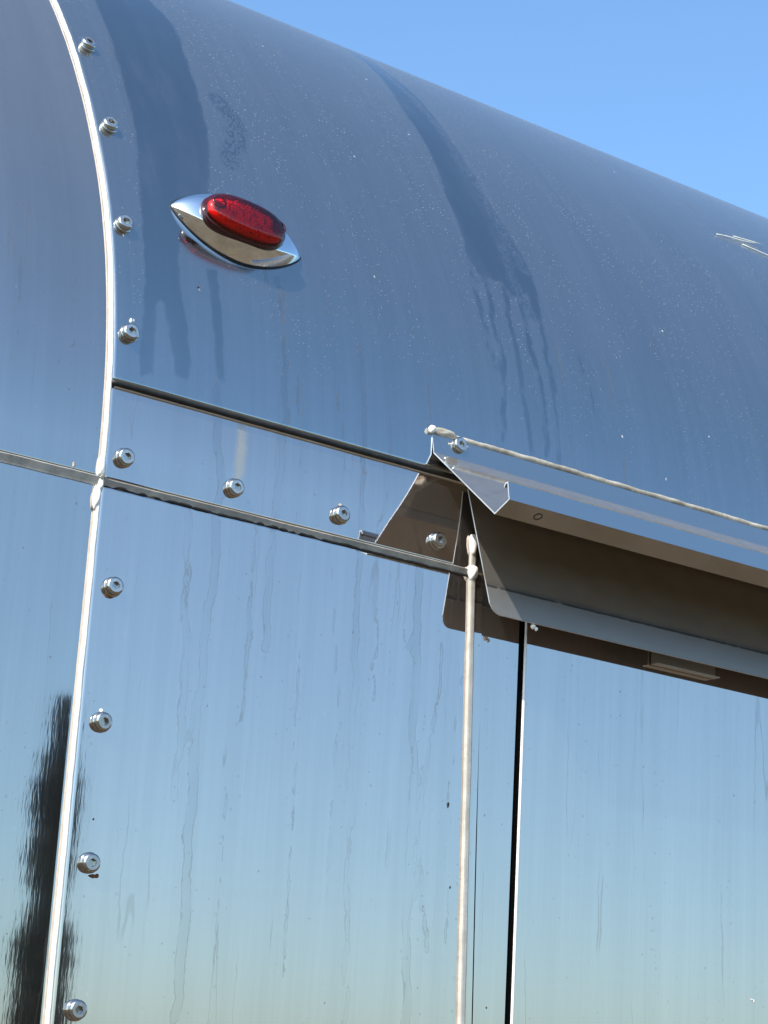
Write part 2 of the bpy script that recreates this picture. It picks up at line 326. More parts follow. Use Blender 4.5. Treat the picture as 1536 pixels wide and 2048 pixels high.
def skin(name, x0, x1, s0, s1, mat, parent, d=0.0, bend=None, thick=0.0025, fine=0.004, stain=True, lean=None):
    """a sheet of the trailer's skin between x0..x1 and girth s0..s1, d proud, with turned-in edges"""
    xs = axis(x0, x1, -0.34, 0.74, fine, 0.10); ss = axis(s0, s1, -0.40, 0.76, fine, 0.06)
    nx, ns = len(xs), len(ss)
    pr = np.array([prof(s) for s in ss])
    X, S = np.meshgrid(xs, ss)
    def layer(dd):
        Y = pr[:, 0:1] + pr[:, 2:3]*dd + 0*X; Zz = pr[:, 1:2] + pr[:, 3:4]*dd + 0*X
        XX = X.copy()
        if lean is not None: XX = lean(X, Zz)
        if bend is not None:
            e = bend(X); Y = Y + e
        return np.stack([XX, Y, Zz], -1)
    top = layer(d).reshape(-1, 3)
    idx = np.arange(nx*ns).reshape(ns, nx)
    f = np.stack([idx[:-1, :-1], idx[:-1, 1:], idx[1:, 1:], idx[1:, :-1]], -1).reshape(-1, 4)
    ring = np.concatenate([idx[0, :], idx[1:, -1], idx[-1, -2::-1], idx[-2:0:-1, 0]])
    low = layer(d-thick).reshape(-1, 3)[ring]
    n0 = len(top); m = len(ring)
    lowi = n0+np.arange(m)
    rf = np.stack([ring, lowi, np.roll(lowi, -1), np.roll(ring, -1)], -1)
    V = np.concatenate([top, low]); F = np.concatenate([f, rf])
    me = bpy.data.meshes.new(name); me.from_pydata(V.tolist(), [], F.tolist()); me.update()
    UV = np.concatenate([np.stack([X, S], -1).reshape(-1, 2), np.stack([X, S], -1).reshape(-1, 2)[ring]])
    uvl = me.uv_layers.new(name='UVMap')
    li = np.zeros(len(me.loops), np.int32); me.loops.foreach_get('vertex_index', li)
    uvl.data.foreach_set('uv', UV[li].astype(np.float32).ravel())
    wet, tr, bd, oc = (np.full(len(UV), 0.05) for _ in range(4))
    if stain:
        inv = (UV[:, 0] > -0.36) & (UV[:, 0] < 0.76) & (UV[:, 1] > -0.44) & (UV[:, 1] < 0.80)
        P = UV[inv]; wv = np.full(len(P), 0.05); tv = np.full(len(P), 0.05)
        for q in WET: wv = np.minimum(wv, poly_sd(P, q))
        for q, wd in DRIPS: wv = np.minimum(wv, line_sd(P, q, wd))
        for q, wd in TRAILS: tv = np.minimum(tv, line_sd(P, q, wd))
        bv = np.full(len(P), 0.05); ov = np.full(len(P), 0.05)
        for q, wd in BEADS: bv = np.minimum(bv, line_sd(P, q, wd))
        for q, wd in OCHRE: ov = np.minimum(ov, line_sd(P, q, wd))
        wet[inv] = wv; tr[inv] = tv; bd[inv] = bv; oc[inv] = ov
    for nm, arr in (('wet', wet), ('trail', tr), ('beads', bd), ('ochre', oc)):
        a = me.attributes.new(nm, 'FLOAT', 'POINT'); a.data.foreach_set('value', arr.astype(np.float32))
    o = link(name, me, parent, [mat])
    sm = np.ones(len(me.polygons), bool); sm[len(f):] = False
    me.polygons.foreach_set('use_smooth', sm)
    return o

def sweep(name, path, section, parent, mat, closed=True, smooth=True, caps=True, uvscale=False):
    """sweep a section [(a, b)] along path [(point, dirA, dirB)]"""
    V = []; F = []; n = len(section)
    for p, A, B in path:
        for a, b in section: V.append(tuple(Vector(p)+Vector(A)*a+Vector(B)*b))
    for i in range(len(path)-1):
        for j in range(n if closed else n-1):
            k = (j+1) % n; F.append((i*n+j, i*n+k, (i+1)*n+k, (i+1)*n+j))
    if closed and caps:
        F.append(tuple(range(n-1, -1, -1))); F.append(tuple((len(path)-1)*n+j for j in range(n)))
    me = bpy.data.meshes.new(name); me.from_pydata(V, [], F); me.update()
    bm = bmesh.new(); bm.from_mesh(me); bmesh.ops.recalc_face_normals(bm, faces=bm.faces); bm.to_mesh(me); bm.free()
    return link(name, me, parent, [mat], smooth)
def halfround(wd, h, n=7, flat=0.0):
    pts = [(-wd/2, -0.002)]
    for k in range(n+1):
        t = math.pi*k/n; pts.append((-wd/2*math.cos(t), h*(math.sin(t)**0.8)))
    pts.append((wd/2, -0.002)); return pts
def jagged(i, seed, amp):
    rnd = random.Random(seed*1000+i//1); return rnd.uniform(-amp, amp)
def box(bm, x0, x1, y0, y1, z0, z1):
    v = [bm.verts.new(p) for p in ((x0, y0, z0), (x1, y0, z0), (x1, y1, z0), (x0, y1, z0), (x0, y0, z1), (x1, y0, z1), (x1, y1, z1), (x0, y1, z1))]
    for f in ((3, 2, 1, 0), (4, 5, 6, 7), (0, 1, 5, 4), (1, 2, 6, 5), (2, 3, 7, 6), (3, 0, 4, 7)): bm.faces.new([v[i] for i in f])

# ------------------------------------------------------------------ ground and things seen only as reflections
def ground_mat():
    N = NT('dry_gravelly_soil'); co = N.n('TexCoord').outputs['Object']
    a = N.noise(co, 0.5, 5.0, 0.6); b = N.noise(co, 9.0, 5.0, 0.65); c = N.noise(co, 70.0, 3.0, 0.6)
    v = N.voro(co, 28.0)
    f = N.ramp(N.add(N.mul(a, 0.5), N.mul(b, 0.5)), 0.36, 0.66)
    col = N.mixc(f, (0.070, 0.050, 0.029), (0.140, 0.107, 0.067))
    col = N.mixc(N.mul(N.ramp(v.outputs['Distance'], 0.5, 0.2), 0.5), col, (0.17, 0.145, 0.11))
    bp = N.n('Bump', {'Strength': 0.8, 'Distance': 0.02, 'Height': N.add(b, N.mul(c, 0.3))})
    return N.done(N.pbr(color=col, rough=0.95, normal=bp.outputs[0], spec=0.15))
n = 60; gx = np.sign(np.linspace(-1, 1, n+1))*np.abs(np.linspace(-1, 1, n+1))**3*700
V = [(x, y, 0.05*math.sin(x*0.31+1)*math.cos(y*0.27)*min(1, max(0, (math.hypot(x, y)-4)/20))) for y in gx for x in gx]
F = [(j*(n+1)+i, j*(n+1)+i+1, (j+1)*(n+1)+i+1, (j+1)*(n+1)+i) for j in range(n) for i in range(n)]
me = bpy.data.meshes.new('ground'); me.from_pydata(V, [], F); me.update()
tag(link('ground', me, None, [ground_mat()]), kind='structure')

def leaf_mat(name, c1, c2):
    N = NT(name); co = N.n('TexCoord').outputs['Object']
    f = N.ramp(N.noise(co, 6.0, 3.0), 0.35, 0.65)
    return N.done(N.pbr(color=N.mixc(f, c1, c2), rough=0.7, spec=0.2))
M['cypress'] = leaf_mat('cypress_foliage', (0.012, 0.016, 0.008), (0.035, 0.032, 0.018))
M['hedge'] = leaf_mat('hedge_foliage', (0.025, 0.04, 0.015), (0.06, 0.075, 0.03))
M['bark'] = bumpy('bark', (0.03, 0.022, 0.016), (0.09, 0.065, 0.045), 14, 0.9, 0.01, stretch=(1, 1, 0.2))

def leaves(name, pts, size, parent, mat, rng, upright=0.0):
    pts = np.array(pts); k = len(pts)
    d = rng.normal(size=(k, 3)); d[:, 2] = np.abs(d[:, 2])+upright*2.5; d /= np.linalg.norm(d, axis=1)[:, None]
    e = np.cross(d, rng.normal(size=(k, 3))); e /= np.linalg.norm(e, axis=1)[:, None]
    s = size*(0.6+0.8*rng.random(k))[:, None]
    V = np.stack([pts, pts+d*s*0.5+e*s*0.28, pts+d*s*1.2, pts+d*s*0.5-e*s*0.28], 1).reshape(-1, 3)
    F = np.arange(4*k).reshape(-1, 4)
    me = bpy.data.meshes.new(name); me.from_pydata(V.tolist(), [], F.tolist()); me.update()
    return link(name, me, parent, [mat], False)
rng = np.random.default_rng(3)
# a slim dark cypress across the yard, reflected beside the panel joint
T = bpy.data.objects.new('cypress_tree', None); C.objects.link(T); T.location = (6.16, -12.5, 0)
tag(T, 'slim dark columnar tree across the yard, mirrored beside the panel joint', 'tree')
H = 4.55
sec = [(math.cos(2*math.pi*k/9), math.sin(2*math.pi*k/9)) for k in range(9)]
path = []
for i in range(14):
    z = H*0.93*i/13; r = 0.075*(1-i/13)+0.012
    path.append(((0.03*math.sin(z*1.3), 0.03*math.cos(z*1.7), z), (r, 0, 0), (0, r, 0)))
sweep('trunk', path, sec, T, M['bark'])
pts = []
for i in range(16000):
    z = 0.35+(H-0.35)*rng.random()**0.9; t = z/H
    rmax = 0.185*(1-t**5.0)**0.8*(0.85+0.25*math.sin(z*5.1+1)+0.15*math.sin(z*11.7)) + 0.012
    a = rng.random()*2*math.pi; r = rmax*math.sqrt(rng.random())
    pts.append((r*math.cos(a)+0.03*math.sin(z*1.3), r*math.sin(a), z-0.05))
leaves('crown', pts, 0.085, T, M['cypress'], rng, upright=1.0)
# a low far hedge all along the other side of the yard (one dark line on the chrome)
pts = []
for i in range(26000):
    t = rng.random(); x = -60+150*t; y = -46-4*rng.random()
    pts.append((x, y, (1.9+0.5*math.sin(x*0.3)+0.35*math.sin(x*0.83+1))*rng.random()**0.6))
hd = leaves('hedge', pts, 0.42, None, M['hedge'], rng)
tag(hd, 'far low dark hedge along the other side of the yard', 'hedge', kind='stuff')

# ------------------------------------------------------------------ the trailer
TR = bpy.data.objects.new('travel_trailer', None); C.objects.link(TR); TR.location = (0, 0, 0)
tag(TR, 'polished steel trailer with curved roof, bolted panels, folded rain gutter and red marker light', 'trailer')
XA, XB, XS = -1.45, 2.75, -0.2385              # ends and the main panel joint
S_BOT = 0.40-Z0
S_SEAM, S_EDGE = s_of_z(2.0245), s_of_z(2.0962)
bend = lambda X: 0.0035*(1-np.cos(np.pi*np.clip((XS-0.055-X)/0.16, 0, 1)))
# big sheets
skin('roof_panel', XS+0.001, XB, S_EDGE, S_TOP, M['skin'], TR, d=0.0035)
skin('fascia_panel', XS+0.001, XB, S_SEAM, S_EDGE-0.0005, M['skin_low'], TR, d=0.0012)
skin('side_panel', XS+0.001, 0.0960, S_BOT, S_SEAM-0.001, M['skin_low'], TR, d=0.0)
skin('end_roof_panel', XA, XS-0.001, S_SEAM, S_TOP, M['skin_end'], TR, d=0.0022, bend=bend)
skin('end_side_panel', XA, XS-0.001, S_BOT, S_SEAM-0.001, M['skin_end'], TR, d=0.0, bend=bend)
# the far half of the body and both ends, closing the shell
far = []
for i in range(41):
    s = S_TOP-(S_TOP-S_BOT)*i/40; y, z, ny, nz = prof(s); far.append((2*Y_MID-y+0.002*ny, z))
near = []
for i in range(41):
    s = S_BOT+(S_TOP-S_BOT)*i/40; y, z, ny, nz = prof(s); near.append((y-0.012*ny, z-0.012*nz))
bm = bmesh.new()
ra = [bm.verts.new((XA+0.003, y, z)) for y, z in far]; rb = [bm.verts.new((XB-0.003, y, z)) for y, z in far]
for i in range(40): bm.faces.new((ra[i], ra[i+1], rb[i+1], rb[i]))
for xx, rr, sg in ((XA+0.003, ra, 1), (XB-0.003, rb, -1)):
    nv = [bm.verts.new((xx, y, z)) for y, z in near]
    bm.faces.new(nv+rr)
na = [bm.verts.new((XA+0.004, y, z)) for y, z in near]; nb = [bm.verts.new((XB-0.004, y, z)) for y, z in near]
for i in range(40): bm.faces.new((na[i], na[i+1], nb[i+1], nb[i]))
bmesh.ops.recalc_face_normals(bm, faces=bm.faces)
from_bm('body_shell', bm, TR, [bumpy('shell_steel', (0.5, 0.5, 0.5), (0.6, 0.6, 0.6), 5, 0.25, 0.0005, metal=1.0)])
bm = bmesh.new(); box(bm, XA+0.05, XB-0.05, 0.05, 2*Y_MID-0.05, 0.37, 0.46); box(bm, 0.3, 0.9, 0.25, 2*Y_MID-0.25, 0.27, 0.365)
from_bm('underframe', bm, TR, [M['underframe']])
def wheel(x, y):
    prof_t = [(0.20, -0.08), (0.27, -0.09), (0.315, -0.075), (0.325, -0.04), (0.325, 0.04), (0.315, 0.075), (0.27, 0.09), (0.20, 0.08)]
    nseg = 36; V = []; F = []
    for k in range(nseg):
        a = 2*math.pi*k/nseg
        for r, t in prof_t: V.append((r*math.cos(a), t, r*math.sin(a)))
    m = len(prof_t)
    for k in range(nseg):
        for j in range(m):
            F.append((k*m+j, k*m+(j+1) % m, ((k+1) % nseg)*m+(j+1) % m, ((k+1) % nseg)*m+j))
    me = bpy.data.meshes.new('tyre'); me.from_pydata(V, [], F); me.update()
    wh = bpy.data.objects.new('wheel', None); C.objects.link(wh); wh.parent = TR; wh.location = (x, y, 0.325)
    link('tyre', me, wh, [M['tyre']])
    bm = bmesh.new(); bmesh.ops.create_cone(bm, cap_ends=True, segments=32, radius1=0.202, radius2=0.202, depth=0.12, matrix=Matrix.Rotation(R(90), 4, 'X'))
    bmesh.ops.bevel(bm, geom=list(bm.edges), offset=0.008, segments=2)
    from_bm('rim', bm, wh, [M['rim']])
for x in (0.20, 1.0):
    for y in (0.14, 2*Y_MID-0.14): wheel(x, y)

# ------------------------------------------------------------------ sealant and edge strips
def seam_path(s0, s1, x, d, n, seed, amp=0.0003):
    out = []; rnd = random.Random(seed); j = 0.0
    for i in range(n+1):
        s = s0+(s1-s0)*i/n; y, z, ny, nz = prof(s)
        j = 0.8*j+rnd.uniform(-amp, amp)*0.6; k = 1+rnd.uniform(-0.025, 0.025)
        out.append((on(x+j, s, d), (k, 0, 0), (0, ny*k, nz*k)))
    return out
sweep('seam_sealant', seam_path(S_SEAM+0.001, 0.9, XS, 0.0028, 260, 1), halfround(0.0036, 0.0018), TR, M['sealant'])
sweep('seam_sealant', seam_path(S_BOT, S_SEAM-0.003, XS+0.0002, 0.0, 300, 2), halfround(0.0036, 0.0024), TR, M['sealant'])
# lumps where the runs of sealant meet
def blob(name, parent, mat, p, r, seed, sub=3):
    bm = bmesh.new(); bmesh.ops.create_icosphere(bm, subdivisions=sub, radius=1.0)
    rnd = random.Random(seed); ph = [rnd.uniform(0, 6) for _ in range(6)]
    for v in bm.verts:
        c = v.co; k = 1+0.16*math.sin(4*c.x+ph[0])*math.sin(3*c.z+ph[1])+0.12*math.sin(7*c.y+ph[2]+3*c.z)
        v.co = Vector((c.x*r[0]*k, c.y*r[1]*k, c.z*r[2]*k))
    return from_bm(name, bm, parent, [mat], True, Matrix.Translation(p))
blob('sealant_lump', TR, M['sealant'], on(XS-0.0008, S_SEAM+0.0085, 0.003), (0.0034, 0.0022, 0.0075), 4)
blob('sealant_lump', TR, M['sealant'], on(XS-0.0014, S_SEAM-0.0130, 0.0012), (0.0030, 0.0026, 0.0080), 5)
blob('sealant_lump', TR, M['sealant'], on(XS+0.0004, S_SEAM-0.0030, 0.0018), (0.0022, 0.0022, 0.0045), 6)
def hseam(x0, x1, zc, seed, sec, mat, name, d=0.0, n=None, amp=0.0004, tilt=0.0, bendf=None, kj=0.03, smooth=True):
    rnd = random.Random(seed); n = n or int((x1-x0)/0.004); path = []; j = 0
    for i in range(n+1):
        x = x0+(x1-x0)*i/n; s = s_of_z(zc+tilt*(x-x0)); y, z, ny, nz = prof(s)
        j = 0.85*j+rnd.uniform(-amp, amp); k = 1+rnd.uniform(-kj, kj)
        p = on(x, s, d)+Vector((0, 0, j))
        if bendf is not None: p.y += float(bendf(np.array(x)))
        path.append((p, (0, 0, 1), (0, ny*k, nz*k)))
    return sweep(name, path, sec, TR, mat, smooth=smooth)
# fillet under the edge of the upper sheets: faces down and out
fillet = [(0.0022, -0.002), (0.0026, 0.0026), (0.0020, 0.0031), (-0.0020, 0.0010), (-0.0030, 0.0006), (-0.0032, -0.002)]
hseam(XA, XS-0.0015, 2.0236, 11, [(a*1.15, b*1.0) for a, b in fillet], M['sealant_shaded'], 'seam_sealant', bendf=bend, amp=0.0001, smooth=False)
hseam(XS+0.002, 0.0855, 2.0240, 12, [(a*0.85, b*0.85) for a, b in fillet], M['sealant_shaded'], 'seam_sealant', amp=0.0001, smooth=False)
hseam(XS+0.002, 0.0855, 2.0212, 15, [(0.0010, -0.001), (0.0009, 0.0010), (-0.0007, 0.0008), (-0.0009, -0.001)], M['rubber'], 'joint_gasket', amp=0.00035, kj=0.5)
# dark underside of the roof sheet's edge, put in as a black strip
lip = [(0.0012, -0.001), (0.0016, 0.0048), (0.0004, 0.0058), (-0.0012, 0.0052), (-0.0018, 0.0038), (-0.0016, -0.001)]
hseam(XS+0.0012, 0.70, 2.0950, 13, lip, M['black_edge'], 'underside_strip', d=0.0, amp=0.00008, tilt=0.0)
thin = [(0.0002, 0.0), (0.0002, 0.0030), (-0.0002, 0.0030), (-0.0002, 0.0)]
hseam(XS+0.004, 0.70, 2.0930, 14, thin, M['edge_steel'], 'reflected_line', d=0.0, amp=0.00003)  # bright reflected line below the lip, put in as a thin strip

# ------------------------------------------------------------------ bolts
def bolt_mesh():
    bm = bmesh.new(); nseg = 36
    prof_b = [(0.0058, 0.0), (0.0063, 0.0004), (0.0064, 0.0020), (0.0061, 0.0031), (0.0052, 0.0040), (0.0047, 0.0042)]
    rings = [[bm.verts.new((r*math.cos(2*math.pi*k/nseg), r*math.sin(2*math.pi*k/nseg), h)) for k in range(nseg)] for r, h in prof_b]
    for a, b in zip(rings[:-1], rings[1:]):
        for k in range(nseg): bm.faces.new((a[k], a[(k+1) % nseg], b[(k+1) % nseg], b[k]))
    def hexpt(k, rr):
        a = 2*math.pi*k/nseg; m = (a+math.pi/6) % (math.pi/3)-math.pi/6
        q = rr*math.cos(math.pi/6)/math.cos(m); return q*math.cos(a), q*math.sin(a)
    hx = [[bm.verts.new((*hexpt(k, rr), h)) for k in range(nseg)] for rr, h in ((0.0029, 0.0042), (0.0027, 0.0038), (0.0026, 0.0016))]
    seq = [rings[-1]]+hx
    for a, b in zip(seq[:-1], seq[1:]):
        for k in range(nseg): bm.faces.new((a[k], a[(k+1) % nseg], b[(k+1) % nseg], b[k]))
    bm.faces.new(hx[-1])
    me = bpy.data.meshes.new('bolt'); bm.to_mesh(me); bm.free()
    me.materials.append(M['bolt']); me.materials.append(M['bolt_face'])
    me.polygons.foreach_set('material_index', [1 if nseg*5 <= p.index < nseg*6 else 0 for p in me.polygons])
    me.polygons.foreach_set('use_smooth', [len(p.vertices) == 4 and p.index < nseg*5 for p in me.polygons])
    return me
def washer_mesh():
    bm = bmesh.new(); nseg = 36
    pr = [(0.0066, -0.0010), (0.0070, -0.0005), (0.0070, 0.0014), (0.0067, 0.0020), (0.0050, 0.0022)]
    rings = [[bm.verts.new((r*math.cos(2*math.pi*k/nseg), r*math.sin(2*math.pi*k/nseg), h)) for k in range(nseg)] for r, h in pr]
    for a, b in zip(rings[:-1], rings[1:]):
        for k in range(nseg): bm.faces.new((a[k], a[(k+1) % nseg], b[(k+1) % nseg], b[k]))
    me = bpy.data.meshes.new('washer'); bm.to_mesh(me); bm.free()
    me.materials.append(M['washer']); me.polygons.foreach_set('use_smooth', [True]*len(me.polygons)); return me
BM, WM = bolt_mesh(), washer_mesh()
def frame_at(x, s, d):
    y, z, ny, nz = prof(s); nn = Vector((0, ny, nz)); ux = Vector((1, 0, 0)); uy = nn.cross(ux)
    m = Matrix.Identity(4)
    for i in range(3): m[i][0], m[i][1], m[i][2] = ux[i], uy[i], nn[i]
    m.translation = on(x, s, d); return m
bolt_n = 0
def bolt(mtx, rnd=random.Random(5)):
    o = bpy.data.objects.new('bolt', BM); C.objects.link(o); o.parent = TR
    tilt = Matrix.Rotation(rnd.uniform(-0.07, 0.07), 4, 'X') @ Matrix.Rotation(rnd.uniform(-0.07, 0.07), 4, 'Y') @ Matrix.Rotation(rnd.uniform(0, 1.05), 4, 'Z')
    o.matrix_local = mtx @ Matrix.Translation((0, 0, 0.0020)) @ tilt
    wv = bpy.data.objects.new('washer', WM); C.objects.link(wv); wv.parent = o
    wv.matrix_local = tilt.inverted() @ Matrix.Translation((rnd.uniform(-.0003, .0003), rnd.uniform(-.0004, .0002), -0.0020))
    return o
joint = [(-0.2250, 0.3805, .0035), (-0.2256, 0.2782, .0035), (-0.2266, 0.1768, .0035), (-0.2252, 0.0852, .0035), (-0.2223, -0.0063, .0012),
         (-0.2212, -0.0973, 0), (-0.2204, -0.1897, 0), (-0.2196, -0.2828, 0), (-0.2195, -0.3761, 0),
         (-0.2235, 0.484, .0035), (-0.2235, 0.584, .0035), (-0.2195, -0.469, 0), (-0.2195, -0.562, 0)]
for x, s, d in joint: bolt(frame_at(x, s, d))
for x, z in ((-0.1328, 2.0422), (-0.0407, 2.0426), (0.0488, 2.0416)): bolt(frame_at(x, s_of_z(z), 0.0012))
# rust weeping from under two of them, crumbs of sealant at others
def crumb(mat, x, s, d, r, seed, name='sealant_crumb'):
    return blob(name, TR, mat, on(x, s, d), r, seed, 2)
crumb(M['rust'], -0.2155, -0.2908, 0.0004, (0.0030, 0.0007, 0.0012), 21, 'rust_stain')
crumb(M['rust'], -0.2125, -0.2903, 0.0006, (0.0010, 0.0008, 0.0014), 22, 'rust_stain')
crumb(M['rust'], -0.2230, -0.1043, 0.0003, (0.0036, 0.0005, 0.0012), 23, 'rust_stain')
crumb(M['sealant'], -0.2207, -0.1822, 0.0006, (0.0014, 0.0010, 0.0014), 24)
crumb(M['sealant'], -0.2235, 0.0962, 0.0040, (0.0010, 0.0006, 0.0018), 25)
crumb(M['sealant_dirty'], -0.0405, s_of_z(2.0428)+0.0075, 0.0015, (0.0016, 0.0008, 0.0012), 26)

# ------------------------------------------------------------------ rain gutter over the hatch
GX0, GX1 = 0.0420, 2.30
G = [(0.0022, 2.1265), (-0.0015, 2.1100), (-0.0797, 2.0452), (-0.0962, 2.0530), (-0.0938, 2.0672), (-0.0905, 2.0668), (-0.0890, 2.0640)]
def folded(name, pts, x0, x1, thick, parent, mat, edge_mat, xsteps, skew=None):
    """a bent sheet: profile pts in (y, z), extruded along x, given thickness, cut edges brighter"""
    P = [Vector((0, y, z)) for y, z in pts]; dn = []
    for i in range(len(P)):
        a = (P[i]-P[i-1]).normalized() if i else None; b = (P[i+1]-P[i]).normalized() if i < len(P)-1 else None
        t = (a+b) if a and b else (a or b)
        nn = Vector((0, t.z, -t.y)).normalized()
        k = 1.0 if not (a and b) else 1/max(0.5, math.cos(a.angle(b)/2)); dn.append(nn*thick*k)
    xs = np.linspace(x0, x1, xsteps+1); V = []; UV = []; g = [0]
    for i in range(1, len(P)): g.append(g[-1]+(P[i]-P[i-1]).length)
    for x in xs:
        for i, p in enumerate(P):
            sx = skew(x, i) if skew else 0
            V.append((x+sx, p.y, p.z)); UV.append((x, g[i]))
        for i, p in enumerate(P):
            q = p+dn[i]; sx = skew(x, i) if skew else 0
            V.append((x+sx, q.y, q.z)); UV.append((x, g[i]+3))
    m = len(P); F = []; mi = []
    for k in range(xsteps):
        a, b = k*2*m, (k+1)*2*m
        for i in range(m-1):
            F.append((a+i, a+i+1, b+i+1, b+i)); mi.append(0)
            F.append((a+m+i, b+m+i, b+m+i+1, a+m+i+1)); mi.append(0)
        F.append((a, b, b+m, a+m)); mi.append(1); F.append((a+m-1, a+2*m-1, b+2*m-1, b+m-1)); mi.append(1)
    for k in (0, xsteps):
        a = k*2*m
        for i in range(m-1): F.append((a+i, a+i+1, a+m+i+1, a+m+i)); mi.append(1)
    me = bpy.data.meshes.new(name); me.from_pydata(V, [], F); me.update()
    ul = me.uv_layers.new(name='UVMap')
    for lp in me.loops: ul.data[lp.index].uv = UV[lp.vertex_index]
    o = link(name, me, parent, [mat, edge_mat], False)
    me.polygons.foreach_set('material_index', mi)
    bm = bmesh.new(); bm.from_mesh(me); bmesh.ops.recalc_face_normals(bm, faces=bm.faces); bm.to_mesh(me); bm.free()
    return o
folded('rain_gutter', G, GX0, GX1, 0.0010, TR, M['gutter'], M['edge_steel'], 30)
hseam(GX0-0.003, GX1, 2.1285, 31, halfround(0.0042, 0.0020), M['sealant_dirty'], 'gutter_sealant', d=0.0035, amp=0.0003, kj=0.06)
blob('sealant_lump', TR, M['sealant_dirty'], on(0.054, s_of_z(2.1292), 0.0045), (0.012, 0.0022, 0.0032), 33)
blob('sealant_lump', TR, M['sealant'], on(0.0405, s_of_z(2.1285), 0.0060), (0.0026, 0.0026, 0.0030), 34)
gb = frame_at(0.0672, s_of_z(2.1221), 0.0025); bolt(gb)
for k, (dx, dz, r) in enumerate(((-0.009, 0.001, .0018), (-0.0075, -0.0045, .002), (0.008, -0.004, .0016), (0.0085, 0.003, .0014), (-0.004, -0.0085, .0015))):
    blob('sealant_crumb', TR, M['sealant_dirty'], Vector((0.0672+dx, 0.0010, 2.1205+dz)), (r*1.2, r*0.8, r*0.8), 40+k, 2)
# drain hole with a rolled rim on the underside
def ring_obj(name, parent, mat, mtx, r, t, nseg=28):
    bm = bmesh.new(); vs = []
    for k in range(nseg):
        a = 2*math.pi*k/nseg
        vs.append([bm.verts.new(((r+t*math.cos(q))*math.cos(a), (r+t*math.cos(q))*math.sin(a), t*math.sin(q)*0.6)) for q in [2*math.pi*j/6 for j in range(6)]])
    for k in range(nseg):
        for j in range(6): bm.faces.new((vs[k][j], vs[(k+1) % nseg][j], vs[(k+1) % nseg][(j+1) % 6], vs[k][(j+1) % 6]))
    return from_bm(name, bm, parent, [mat], True, mtx)
gv = Vector((0, G[3][0]-G[2][0], G[3][1]-G[2][1])).normalized(); gn = Vector((0, gv.z, -gv.y)); gn = gn if gn.z < 0 else -gn
mt = Matrix.Identity(4)
for i in range(3): mt[i][0], mt[i][1], mt[i][2] = (1, 0, 0)[i], gv[i], gn[i]
mt.translation = Vector((0.0760, (G[2][0]+G[3][0])/2, (G[2][1]+G[3][1])/2))+gn*0.0002
ring_obj('drain_hole', TR, M['black_edge'], mt, 0.0032, 0.0004)

# ------------------------------------------------------------------ hinged flap hanging in front of the hatch
FL = [(-0.0015, 2.0960), (-0.0034, 2.0887), (-0.0316, 1.9866), (-0.0312, 1.9856)]
def flap_skew(x, i): return 0.0
fx0, fx1 = 0.0775, 2.28
def flap():
    # plate with rounded lower corner
    y0, z0_, y1, z1 = FL[1][0], FL[1][1], FL[2][0], FL[2][1]
    L = math.hypot(y1-y0, z1-z0_); dv = Vector((0, (y1-y0)/L, (z1-z0_)/L)); nn = Vector((0, -1, 0)); nn = (nn-dv*nn.dot(dv)).normalized()
    rad = 0.009; out = []
    xl = lambda t: fx0-0.002+0.006*t/L
    out.append((xl(0), 0)); out.append((xl(L-rad), L-rad))
    for k in range(1, 9):
        a = R(90)*k/8; out.append((xl(L)+rad-rad*math.cos(a), L-rad+rad*math.sin(a)))
    nxs = 20
    for k in range(1, nxs+1): out.append((xl(L)+rad+(fx1-xl(L)-rad)*k/nxs, L))
    out.append((fx1, 0))
    for k in range(1, nxs): out.append((fx1+(xl(0)-fx1)*k/nxs, 0))
    bm = bmesh.new(); P = Vector((0, y0, z0_)); th = 0.0010
    def pt(u, t, d): return P+dv*t+Vector((u, 0, 0))+nn*d
    a = [bm.verts.new(pt(u, t, 0)) for u, t in out]; b = [bm.verts.new(pt(u, t, -th)) for u, t in out]
    f0 = bm.faces.new(a); f1 = bm.faces.new(list(reversed(b)))
    ul = bm.loops.layers.uv.new('UVMap')
    for i in range(len(out)):
        j = (i+1) % len(out); f = bm.faces.new((a[i], b[i], b[j], a[j])); f.material_index = 1
    for f in bm.faces:
        for lp in f.loops: lp[ul].uv = (lp.vert.co.x, L-(lp.vert.co-P).dot(dv))
    bmesh.ops.recalc_face_normals(bm, faces=bm.faces)
    return from_bm('drip_flap', bm, TR, [M['flap'], M['edge_steel']])
flap()
# ------------------------------------------------------------------ hatch: frame, sealant, rubber gap, door
def lean_x(z): return 0.0835+(1.964-z)*0.025
ZT = 2.050
zs = np.linspace(0.95, ZT, 240)
rnd = random.Random(77); path = []; j = 0
for z in zs:
    j = 0.85*j+rnd.uniform(-0.0001, 0.0001); x = lean_x(z)+0.0028+j
    k = 1+0.05*math.sin(z*37)+0.03*math.sin(z*91)
    path.append(((x, 0, z), (k, 0, 0), (0, -1, 0)))
sealsec = [(-0.0030, -0.001), (-0.0029, 0.0022), (-0.0024, 0.0029), (-0.0012, 0.0031), (0.0014, 0.0029), (0.0026, 0.0022), (0.0032, 0.0006), (0.0033, -0.001)]
sweep('hatch_sealant', path, sealsec, TR, M['sealant_beige'], smooth=False)
blob('sealant_lump', TR, M['sealant'], (lean_x(2.05)+0.002, -0.0026, 2.046), (0.0036, 0.0028, 0.008), 51)
blob('sealant_lump', TR, M['sealant'], (lean_x(2.02)+0.002, -0.0026, 2.024), (0.0044, 0.0028, 0.006), 52)
